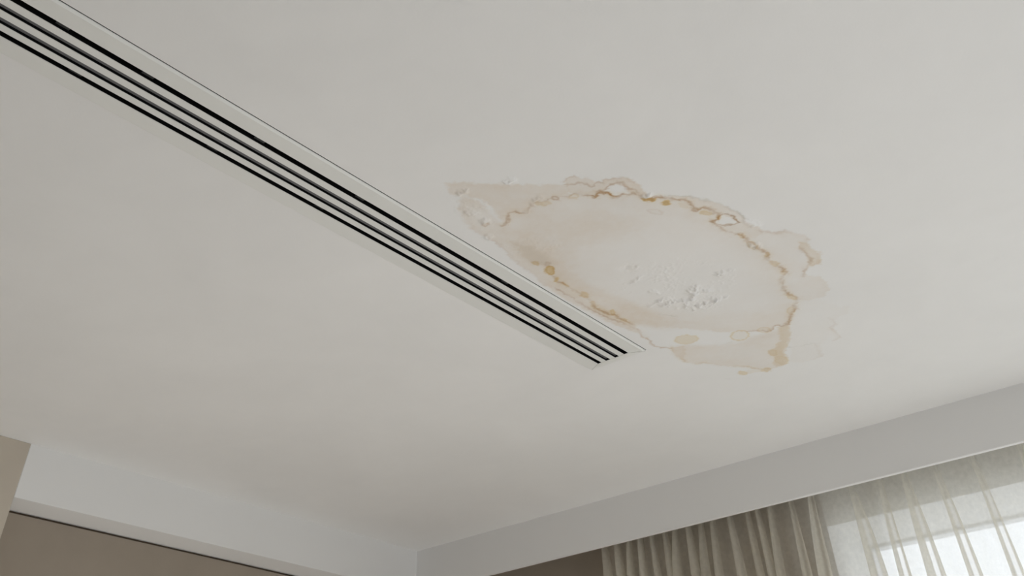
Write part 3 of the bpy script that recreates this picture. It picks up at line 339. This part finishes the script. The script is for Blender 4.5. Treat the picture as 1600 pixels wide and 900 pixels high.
[[[-1030.7,2161.5],[-1018.6,2162.5]],0.0072,0.00378],
[[[-1186.0,2169.6],[-1162.7,2164.4],[-1143.0,2161.4]],0.0072,0.00336],
[[[-1097.5,2278.2],[-1079.1,2284.3],[-1062.8,2293.8]],0.0087,0.00336],
[[[-1217.1,1364.7],[-1208.8,1364.7],[-1201.1,1360.7]],0.0072,0.0063],
[[[-1259.7,1432.2],[-1260.2,1447.4],[-1249.2,1449.5]],0.0087,0.00462],
[[[-1098.8,1405.2],[-1087.5,1401.1]],0.0087,0.00462],
[[[-1296.7,1560.5],[-1287.0,1556.7]],0.0101,0.00462],
[[[-1256.0,1494.7],[-1246.1,1495.6]],0.0087,0.00462],
[[[-1094.5,1507.8],[-1086.3,1507.6]],0.0087,0.0042],
[[[-796.2,2060.3],[-784.3,2066.7],[-786.9,2086.3]],0.0087,0.00525],
[[[-881.7,1679.5],[-873.0,1683.5]],0.0087,0.00525],
[[[-750.4,1949.6],[-743.1,1960.2],[-740.4,1983.2]],0.0116,0.00378]]}

FX0, FX1, FY0, FY1, ST = VR, -0.55, 1.10, 3.00, 0.0020
rng = np.random.default_rng(7)
_lat = rng.random((512, 512))
def vnoise(x, y, s, off=0):
    x = x/s+off*17.3+200; y = y/s+off*5.7+200
    xi = np.floor(x).astype(int); yi = np.floor(y).astype(int); fx = x-xi; fy = y-yi
    fx = fx*fx*(3-2*fx); fy = fy*fy*(3-2*fy)
    g = lambda a_, b_: _lat[a_ % 512, b_ % 512]
    return (g(xi, yi)*(1-fx)+g(xi+1, yi)*fx)*(1-fy)+(g(xi, yi+1)*(1-fx)+g(xi+1, yi+1)*fx)*fy
def fbm(x, y, s, off=0, oct_=4):
    v = 0; a_ = 1; t_ = 0
    for i in range(oct_):
        v = v+a_*vnoise(x, y, s/2**i, off+i*3); t_ += a_; a_ *= .55
    return v/t_
def seg_dist(px, py, pts, closed):
    d = np.full(px.shape, 9.); k = len(pts)
    for i in range(k if closed else k-1):
        ax, ay = pts[i]; bx, by = pts[(i+1) % k]
        dx, dy = bx-ax, by-ay; l2 = dx*dx+dy*dy+1e-12
        t_ = np.clip(((px-ax)*dx+(py-ay)*dy)/l2, 0, 1)
        d = np.minimum(d, (px-ax-t_*dx)**2+(py-ay-t_*dy)**2)
    return np.sqrt(d)
def inside(px, py, pts):
    r = np.zeros(px.shape, bool); k = len(pts)
    for i in range(k):
        ax, ay = pts[i]; bx, by = pts[(i+1) % k]
        if ay == by: continue
        c = ((ay > py) != (by > py)) & (px < (bx-ax)*(py-ay)/(by-ay)+ax)
        r ^= c
    return r
def local(pts, pad):
    a_ = np.array(pts)/1000.
    lo = a_.min(0)-pad; hi = a_.max(0)+pad
    i0 = max(0, int((lo[0]-FX0)/ST)); i1 = min(NX, int((hi[0]-FX0)/ST)+2)
    j0 = max(0, int((lo[1]-FY0)/ST)); j1 = min(NY, int((hi[1]-FY0)/ST)+2)
    return a_.tolist(), (slice(i0, i1), slice(j0, j1))
NX = int(round((FX1-FX0)/ST))+1; NY = int(round((FY1-FY0)/ST))+1
gx = np.linspace(FX0, FX1, NX); gy = np.linspace(FY0, FY1, NY)
GX, GY = np.meshgrid(gx, gy, indexing='ij')
# ragged creeping of the water: warp the plane before measuring distances
WXX = GX+.010*(fbm(GX, GY, .022, 1, 3)-.5)+.010*(fbm(GX, GY, .0095, 4, 2)-.5)
WYY = GY+.014*(fbm(GX, GY, .022, 2, 3)-.5)+.016*(fbm(GX, GY, .0095, 5, 2)-.5)
mot = fbm(GX, GY, .09, 9, 5)
brk = np.clip(1.9*(fbm(GX, GY, .045, 13, 4)-.18), .25, 1.25)
ch = {k: np.zeros((NX, NY)) for k in 'todb'}
clear = np.ones((NX, NY)); cover = np.full((NX, NY), 9.)
for pts, c, s_, soft, na, clip in STAIN['fills']:
    p_, sl = local(pts, .08)
    x_, y_ = WXX[sl], WYY[sl]
    d_ = seg_dist(x_, y_, p_, True); ins = inside(x_, y_, p_); sd = np.where(ins, d_, -d_)
    f_ = np.clip(.5+sd/soft, 0, 1); f_ = f_*f_*(3-2*f_)
    if clip:
        cp = [(a_/1000., b_/1000.) for a_, b_ in clip]
        cd = seg_dist(x_, y_, cp, True); cs = np.where(inside(x_, y_, cp), cd, -cd)
        f_ = f_*np.clip(.5+cs/.008, 0, 1)
    cover[sl] = np.minimum(cover[sl], np.where(f_ > .02, -.02, 9.))
    if c == 'c':
        clear[sl] *= 1-s_*f_; continue
    edge = .62+.65*np.exp(-np.abs(sd)/.045)      # tide mark: denser towards the rim
    v_ = 1.12*s_*f_*edge*(1-na+na*2*mot[sl])
    ch[c][sl] = np.maximum(ch[c][sl], v_) + .25*np.minimum(ch[c][sl], v_)
ch['t'] *= clear*(.78+.44*fbm(GX, GY, .016, 61, 4))
Zline = np.zeros((NX, NY))
for pts, c, s_, wd in STAIN['lines']:
    p_, sl = local(pts, .08)
    d_ = seg_dist(WXX[sl], WYY[sl], p_, False)
    v_ = (1.2 if c == 'b' else 1.05)*s_*np.exp(-(d_/wd)**2)*brk[sl]
    cover[sl] = np.minimum(cover[sl], d_)
    if wd < .0065:           # fainter second tide line a little beside the first
        ox = .016*(fbm(GX[sl], GY[sl], .05, 81, 3)-.5); oy = .022*(fbm(GX[sl], GY[sl], .05, 83, 3)-.5)
        d2 = seg_dist(WXX[sl]+ox, WYY[sl]+oy, p_, False)
        v_ = np.maximum(v_, .45*s_*np.exp(-(d2/(wd*.8))**2)*np.clip(brk[sl], 0, 1))
    ch[c][sl] = np.maximum(ch[c][sl], v_)
    if c == 'b': Zline[sl] = np.maximum(Zline[sl], s_*np.exp(-(d_/.007)**2))
for pts, c, fs, rs in STAIN['blobs']:
    p_, sl = local(pts, .04)
    x_ = .8*WXX[sl]+.2*GX[sl]; y_ = .8*WYY[sl]+.2*GY[sl]
    d_ = seg_dist(x_, y_, p_, True); sd = np.where(inside(x_, y_, p_), d_, -d_)
    f_ = np.clip(.5+sd/.006, 0, 1)
    cover[sl] = np.minimum(cover[sl], -sd)
    ch[c][sl] = np.maximum(ch[c][sl], 1.15*fs*f_*(.8+.4*mot[sl])+1.3*rs*np.exp(-(sd/.0035)**2))
# relief of blistered and peeling paint (metres, downwards positive)
Z = np.zeros((NX, NY)); dm = np.zeros((NX, NY))
rid = 1-2*np.abs(fbm(GX, GY, .030, 21, 4)-.5)*2.2
fine = vnoise(GX, GY, .009, 31)*vnoise(GX, GY, .007, 33)
for pts, s_ in STAIN['rough']:
    p_, sl = local(pts, .12)
    d_ = seg_dist(GX[sl], GY[sl], p_, True); sd = np.where(inside(GX[sl], GY[sl], p_), d_, -d_)
    f_ = np.clip((sd+.04)/.10, 0, 1); f_ = f_*f_*(3-2*f_)
    patch = np.clip(2.2*(fbm(GX[sl], GY[sl], .08, 41, 3)-.36), 0, 1)
    Z[sl] = np.maximum(Z[sl], s_*f_*patch*(.0016*np.clip(rid[sl], 0, 1)**3+.0030*np.clip(fine[sl]-.25, 0, 1)))
for pts, wd, dep in STAIN['dents']:
    p_, sl = local(pts, .05)
    x_ = WXX[sl]; y_ = WYY[sl]
    d_ = seg_dist(x_, y_, p_, False)
    n_ = .6+.8*vnoise(GX[sl], GY[sl], .008, 51)
    Z[sl] += dep*np.exp(-(d_/wd)**2)*n_
Z += Zline*.0045*np.clip(vnoise(GX, GY, .011, 71)-.35, 0, 1)
ef = np.minimum.reduce([GX-FX0, FX1-GX, GY-FY0, FY1-GY])
fade = np.clip(ef/.03, 0, 1)
Z *= fade
for k in ch: ch[k] = np.clip(ch[k]*np.clip(ef/.004, 0, 1) if k != 't' else ch[k], 0, 1)

# which cells belong to the stain: everything tinted or blistered, plus a small margin
mask_v = (cover < .012) | (Z > .0004)
mask_c = mask_v[:-1, :-1] & mask_v[1:, :-1] & mask_v[:-1, 1:] & mask_v[1:, 1:]
def grid_mesh(name, cells, extra=None):
    idx = -np.ones((NX, NY), int)
    ii, jj = np.nonzero(cells)
    use = np.zeros((NX, NY), bool)
    for a_, b_ in ((0, 0), (1, 0), (0, 1), (1, 1)): use[ii+a_, jj+b_] = True
    idx[use] = np.arange(use.sum())
    co = np.stack([GX[use], GY[use], CZ-Z[use]], 1)
    q_ = np.stack([idx[ii, jj], idx[ii, jj+1], idx[ii+1, jj+1], idx[ii+1, jj]], 1)   # facing down
    n0 = len(co); nf = len(q_)
    ev, efc = extra if extra else (np.zeros((0, 3)), np.zeros((0, 4), int))
    co = np.vstack([co, ev]); q_ = np.vstack([q_, efc+n0])
    me = bpy.data.meshes.new(name)
    me.vertices.add(len(co)); me.vertices.foreach_set('co', co.ravel())
    me.loops.add(q_.size); me.loops.foreach_set('vertex_index', q_.ravel().astype(np.int32))
    me.polygons.add(len(q_)); me.polygons.foreach_set('loop_start', np.arange(0, q_.size, 4, dtype=np.int32))
    me.polygons.foreach_set('loop_total', np.full(len(q_), 4, np.int32))
    me.update(calc_edges=True); me.polygons.foreach_set('use_smooth', np.ones(len(q_), bool))
    for k, nm in zip('todb', ('stain_tan', 'stain_ochre', 'stain_dirt', 'stain_brown')):
        at = me.attributes.new(nm, 'FLOAT', 'POINT')
        at.data.foreach_set('value', np.concatenate([ch[k][use], np.zeros(len(ev))]).astype(np.float32))
    me.materials.append(M_ceil); me.validate()
    o = bpy.data.objects.new(name, me); C.objects.link(o); return o
# coarse ceiling around the fine field, leaving the diffuser opening free
rects = []
xs = [XW-.2, VL, VR, FX1, XR_+.2]; ys = [YB-.2, VS, FY0, VE, FY1, YG+.1]
ys = sorted(ys)
for i in range(4):
    for j in range(5):
        x0, x1, y0, y1 = xs[i], xs[i+1], ys[j], ys[j+1]
        if i == 1 and y0 >= VS-1e-6 and y1 <= VE+1e-6: continue
        if i == 2 and y0 >= FY0-1e-6 and y1 <= FY1+1e-6: continue
        rects.append((x0, x1, y0, y1))
ev = []; efc = []
for x0, x1, y0, y1 in rects:
    k = len(ev); ev += [(x0, y0, CZ), (x0, y1, CZ), (x1, y1, CZ), (x1, y0, CZ)]; efc.append((k, k+1, k+2, k+3))
# slab body above, so that the ceiling is a solid and no sky leaks in
for x0, x1, y0, y1 in ((XW-.2, VL, YB-.2, YG+.1), (VR, XR_+.2, YB-.2, YG+.1), (VL, VR, YB-.2, VS), (VL, VR, VE, YG+.1)):
    k = len(ev); ev += [(x0, y0, CZ+.15), (x1, y0, CZ+.15), (x1, y1, CZ+.15), (x0, y1, CZ+.15)]; efc.append((k, k+1, k+2, k+3))
for (xa, ya), (xb_, yb_) in (((XW-.2, YB-.2), (XR_+.2, YB-.2)), ((XR_+.2, YB-.2), (XR_+.2, YG+.1)), ((XR_+.2, YG+.1), (XW-.2, YG+.1)), ((XW-.2, YG+.1), (XW-.2, YB-.2)),
                             ((VL, VS), (VL, VE)), ((VL, VE), (VR, VE)), ((VR, VE), (VR, VS)), ((VR, VS), (VL, VS))):
    k = len(ev); ev += [(xa, ya, CZ), (xb_, yb_, CZ), (xb_, yb_, CZ+.15), (xa, ya, CZ+.15)]; efc.append((k, k+1, k+2, k+3))
ceil = grid_mesh('ceiling', ~mask_c, (np.array(ev), np.array(efc)))
ceil['kind'] = 'structure'; ceil['label'] = 'smooth off-white painted ceiling'
stain = grid_mesh('water_stain', mask_c)
stain.parent = ceil
stain['label'] = 'large brown-edged water stain with blistered paint beside the air vent'

# ------------------------------------------------------------------ slot diffuser
vent = thing('linear_slot_diffuser', 'long white linear air vent with four dark slots in the ceiling beside the stain', 'air vent', ((VL+VR)/2, (VS+VE)/2, CZ))
SL = [(-1.4222, -1.4061), (-1.4574, -1.4417), (-1.4925, -1.4758), (-1.5246, -1.5102)]
SE = 2.387; SS = VS+.03; ZB = CZ-.0025
def flange(prof, kind):
    """prof: (offset outwards from the slot field, z) pairs; swept along one side with mitred ends"""
    inner = dict(x0=SL[3][0], x1=SL[0][1], y0=SS, y1=SE)
    outw = dict(x0=-VL+SL[3][0], x1=VR-.0022-SL[0][1], y0=.03, y1=VE-SE)
    return inner, outw
bm = bmesh.new()
IX0, IX1, IY0, IY1 = SL[3][0], SL[0][1], SS, SE
OX0, OX1, OY0, OY1 = VL+.001, VR-.0030, VS, VE
def side(bm, a, b, oa, ob, prof):
    # a,b inner corners; oa,ob outer corners; prof list of (t, z) from inner (t=0) to outer (t=1)
    ra = []; rb = []
    for t_, z_ in prof:
        ra.append(bm.verts.new((a[0]+(oa[0]-a[0])*t_, a[1]+(oa[1]-a[1])*t_, z_)))
        rb.append(bm.verts.new((b[0]+(ob[0]-b[0])*t_, b[1]+(ob[1]-b[1])*t_, z_)))
    k = len(prof)
    for i in range(k):
        j = (i+1) % k
        bm.faces.new((ra[i], rb[i], rb[j], ra[j]))
    bm.faces.new(ra); bm.faces.new(rb[::-1])
g_ = .0008                      # hairline of the mitre joint
pr_long = [(0, ZB), (.82, ZB), (.855, ZB-.0012), (.985, ZB+.0016), (1, ZB+.0026), (1, ZB+.0034), (0, ZB+.0010)]
pr_flat = [(0, ZB), (.96, ZB), (1, ZB+.0010), (1, CZ+.001), (.9, CZ+.001), (0, ZB+.0010)]
side(bm, (IX1, IY0+g_), (IX1, IY1-g_), (OX1, OY0+g_), (OX1, OY1-g_), pr_long)
side(bm, (IX0, IY1-g_), (IX0, IY0+g_), (OX0, OY1-g_), (OX0, OY0+g_), pr_flat)
side(bm, (IX1-g_, IY1), (IX0+g_, IY1), (OX1-g_, OY1), (OX0+g_, OY1), pr_flat)
side(bm, (IX0+g_, IY0), (IX1-g_, IY0), (OX0+g_, OY0), (OX1-g_, OY0), pr_flat)
link('frame', bm, M_vent, vent, origin=((VL+VR)/2, (VS+VE)/2, CZ))
for (xa, xb_) in ((SL[1][1], SL[0][0]), (SL[2][1], SL[1][0]), (SL[3][1], SL[2][0])):
    bm = bmesh.new()
    add_box(bm, xa, xb_, IY0, IY1-.0012, ZB, ZB+.0009)
    add_box(bm, xa+.0002, xb_-.0002, IY0, IY1, ZB+.0010, CZ+.016, 1)
    o = link('divider_bar', bm, [M_vent, M_black], vent, origin=((xa+xb_)/2, (VS+VE)/2, CZ))
bm = bmesh.new()                # black lined box above the slots
t_ = .002
add_box(bm, IX0-.004-t_, IX0-.0003, IY0-.004, IY1+.004, ZB+.0022, CZ+.12)
add_box(bm, IX1+.0003, IX1+.004+t_, IY0-.004, IY1+.004, ZB+.0022, CZ+.12)
add_box(bm, IX0-.004, IX1+.004, IY1+.0003, IY1+.006, ZB+.0022, CZ+.12)
add_box(bm, IX0-.004, IX1+.004, IY0-.006, IY0-.0003, ZB+.0022, CZ+.12)
add_box(bm, IX0-.006, IX1+.006, IY0-.006, IY1+.006, CZ+.12, CZ+.125)
link('plenum_box', bm, M_black, vent)['label'] = 'black inside of the vent box'
bm = bmesh.new(); add_box(bm, VR-.0034, VR-.0001, IY0-.02, VE-.002, CZ+.0012, CZ+.004)  # black strips set in the frame joints as their shade
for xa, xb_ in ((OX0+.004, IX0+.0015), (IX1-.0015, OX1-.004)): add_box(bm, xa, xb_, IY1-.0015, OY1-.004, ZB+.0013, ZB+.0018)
link('edge_joint_shade', bm, M_black, vent)['label'] = 'thin black strip imitating shade in the joint along the vent frame edge'
for k in (1, 2):                # tilted deflector blades in the two middle slots
    xa, xb_ = SL[k]
    bm = bmesh.new()
    v = [bm.verts.new(c) for c in ((xa+.0005, IY0, CZ+.0045), (xb_-.0015, IY0, CZ+.0075), (xb_-.0015, IY0, CZ+.0085), (xa+.0005, IY0, CZ+.0055),
                                   (xa+.0005, IY1, CZ+.0045), (xb_-.0015, IY1, CZ+.0075), (xb_-.0015, IY1, CZ+.0085), (xa+.0005, IY1, CZ+.0055))]
    for f in ((0, 1, 2, 3), (7, 6, 5, 4), (0, 4, 5, 1), (1, 5, 6, 2), (2, 6, 7, 3), (3, 7, 4, 0)): bm.faces.new([v[i] for i in f])
    link('deflector_blade', bm, M_grey, vent)['label'] = 'dark grey deflector blade inside a slot'
for k, yy in ((0, (.43, .62, .91, 1.22, 1.49, 1.78, 2.02)), (3, (.33, .52, .86, 1.18))):
    xa, xb_ = SL[k]
    for y_ in yy:
        bm = bmesh.new(); add_box(bm, xa, xb_, y_-.014, y_+.014, CZ+.0055, CZ+.007)
        link('mounting_bracket', bm, M_bracket, vent)

# ------------------------------------------------------------------ sheer curtain with pinch pleats
YC = YP + .105
pleats = [-2.392, -2.325, -2.262, -2.205, -2.150, -2.082, -2.030, -1.968, -1.905, -1.850, -1.772, -1.692, -1.648, -1.590, -1.500, -1.412,
          -1.249, -1.136, -1.041, -.927, -.789, -.620, -.470, -.33, -.20, -.05, .09, .24, .37, .52, .66, .80, .95, 1.08, 1.22, 1.36, 1.50]
rnd = random.Random(5)
ZT, ZPI, ZBOT = CZ-.055, CZ-.15, .02
# columns along the cloth: (pleat index, kind, parameter)
NP, NG = 14, 14
levels = [ZT, ZT-.03, ZT-.06, ZPI+.015, ZPI, ZPI-.015, ZPI-.03]
z_ = ZPI-.03
while z_ > ZBOT+.05:
    z_ -= .03 if z_ > 1.9 else .10; levels.append(max(z_, ZBOT))
if levels[-1] > ZBOT: levels.append(ZBOT)
P = []
for i, xp in enumerate(pleats):
    dl = xp-pleats[i-1] if i else .06; dr = pleats[i+1]-xp if i < len(pleats)-1 else .14
    P.append(dict(x=xp, c=min(.5*min(dl, dr), .05), hw=rnd.uniform(.75, 1.25), dp=rnd.uniform(.8, 1.3), sk=rnd.uniform(-.5, .5),
                  lean=rnd.uniform(-.012, .012), ph=rnd.uniform(0, 6.28), b=rnd.uniform(.5, 1.3), fl=rnd.uniform(.18, .4)))
def row(z):
    pts = []
    dn = max(0., ZPI-z); up = max(0., z-ZPI)
    for i, q in enumerate(P):
        g = 1-math.exp(-dn/q['fl'])                      # how far the fold has opened below the pinch
        A = .005+.006*min(1, up/.08)+.004*g
        Cw = (.004+.5*up*.12+(min(.024, q['c']*.62))*g)*q['hw']
        D = (.030+.012*up/.1+.028*g)*q['dp']
        xc = q['x']+q['lean']*g*2
        for k in range(NP+1):
            s = -1+2*k/NP
            x = xc+A*s+Cw*math.sin(PI*s)+q['sk']*.02*g*(1+math.cos(PI*s))*.5
            tri = .004*math.cos(3*PI*s)*math.exp(-dn/.05)    # three small pinched folds
            y = -D*(1+math.cos(PI*s))*.5+tri
            pts.append((x, y))
        if i < len(P)-1:
            r = P[i+1]; gr = 1-math.exp(-dn/r['fl'])
            x0 = xc+A; x1 = r['x']+r['lean']*gr*2-(.005+.006*min(1, up/.08)+.004*gr)
            gap = x1-x0
            for k in range(1, NG):
                t = k/NG
                y = .032*q['b']*math.sin(PI*t)*(.35+g)*min(1, gap/.06)
                y += .014*g*math.sin(2*PI*t+q['ph'])*min(1, gap/.10)*math.sin(PI*t)**.5
                pts.append((x0+gap*t, y))
    return pts
bm = bmesh.new(); rows = []
for z in levels:
    rows.append([bm.verts.new((x, YC+y, z)) for x, y in row(z)])
for a_, b_ in zip(rows[:-1], rows[1:]):
    for k in range(len(a_)-1): bm.faces.new((a_[k], b_[k], b_[k+1], a_[k+1]))
cur = thing('sheer_curtain', 'beige sheer pinch-pleated curtain hanging behind the white pelmet in front of the window', 'curtain', (-.45, YC, 0))
link('drape', bm, M_sheer, cur, smooth=True)
bm = bmesh.new(); rows = []
for z in (ZT, ZT-.03, ZT-.06, ZPI+.02):                # doubled heading band
    rows.append([bm.verts.new((x, YC+y+.0015, z-.001)) for x, y in row(z)])
for a_, b_ in zip(rows[:-1], rows[1:]):
    for k in range(len(a_)-1): bm.faces.new((a_[k], b_[k], b_[k+1], a_[k+1]))
link('heading_tape', bm, M_sheer, cur, smooth=True)
# track
bm = bmesh.new(); add_box(bm, -2.45, 1.6, YC-.012, YC+.012, CZ-.022, CZ-.0005)
o = link('curtain_track', bm, M_frame, None, bevel=.002, origin=(-.42, YC, CZ-.011)); o['label'] = 'white curtain track fixed to the ceiling behind the pelmet'; o['category'] = 'curtain track'
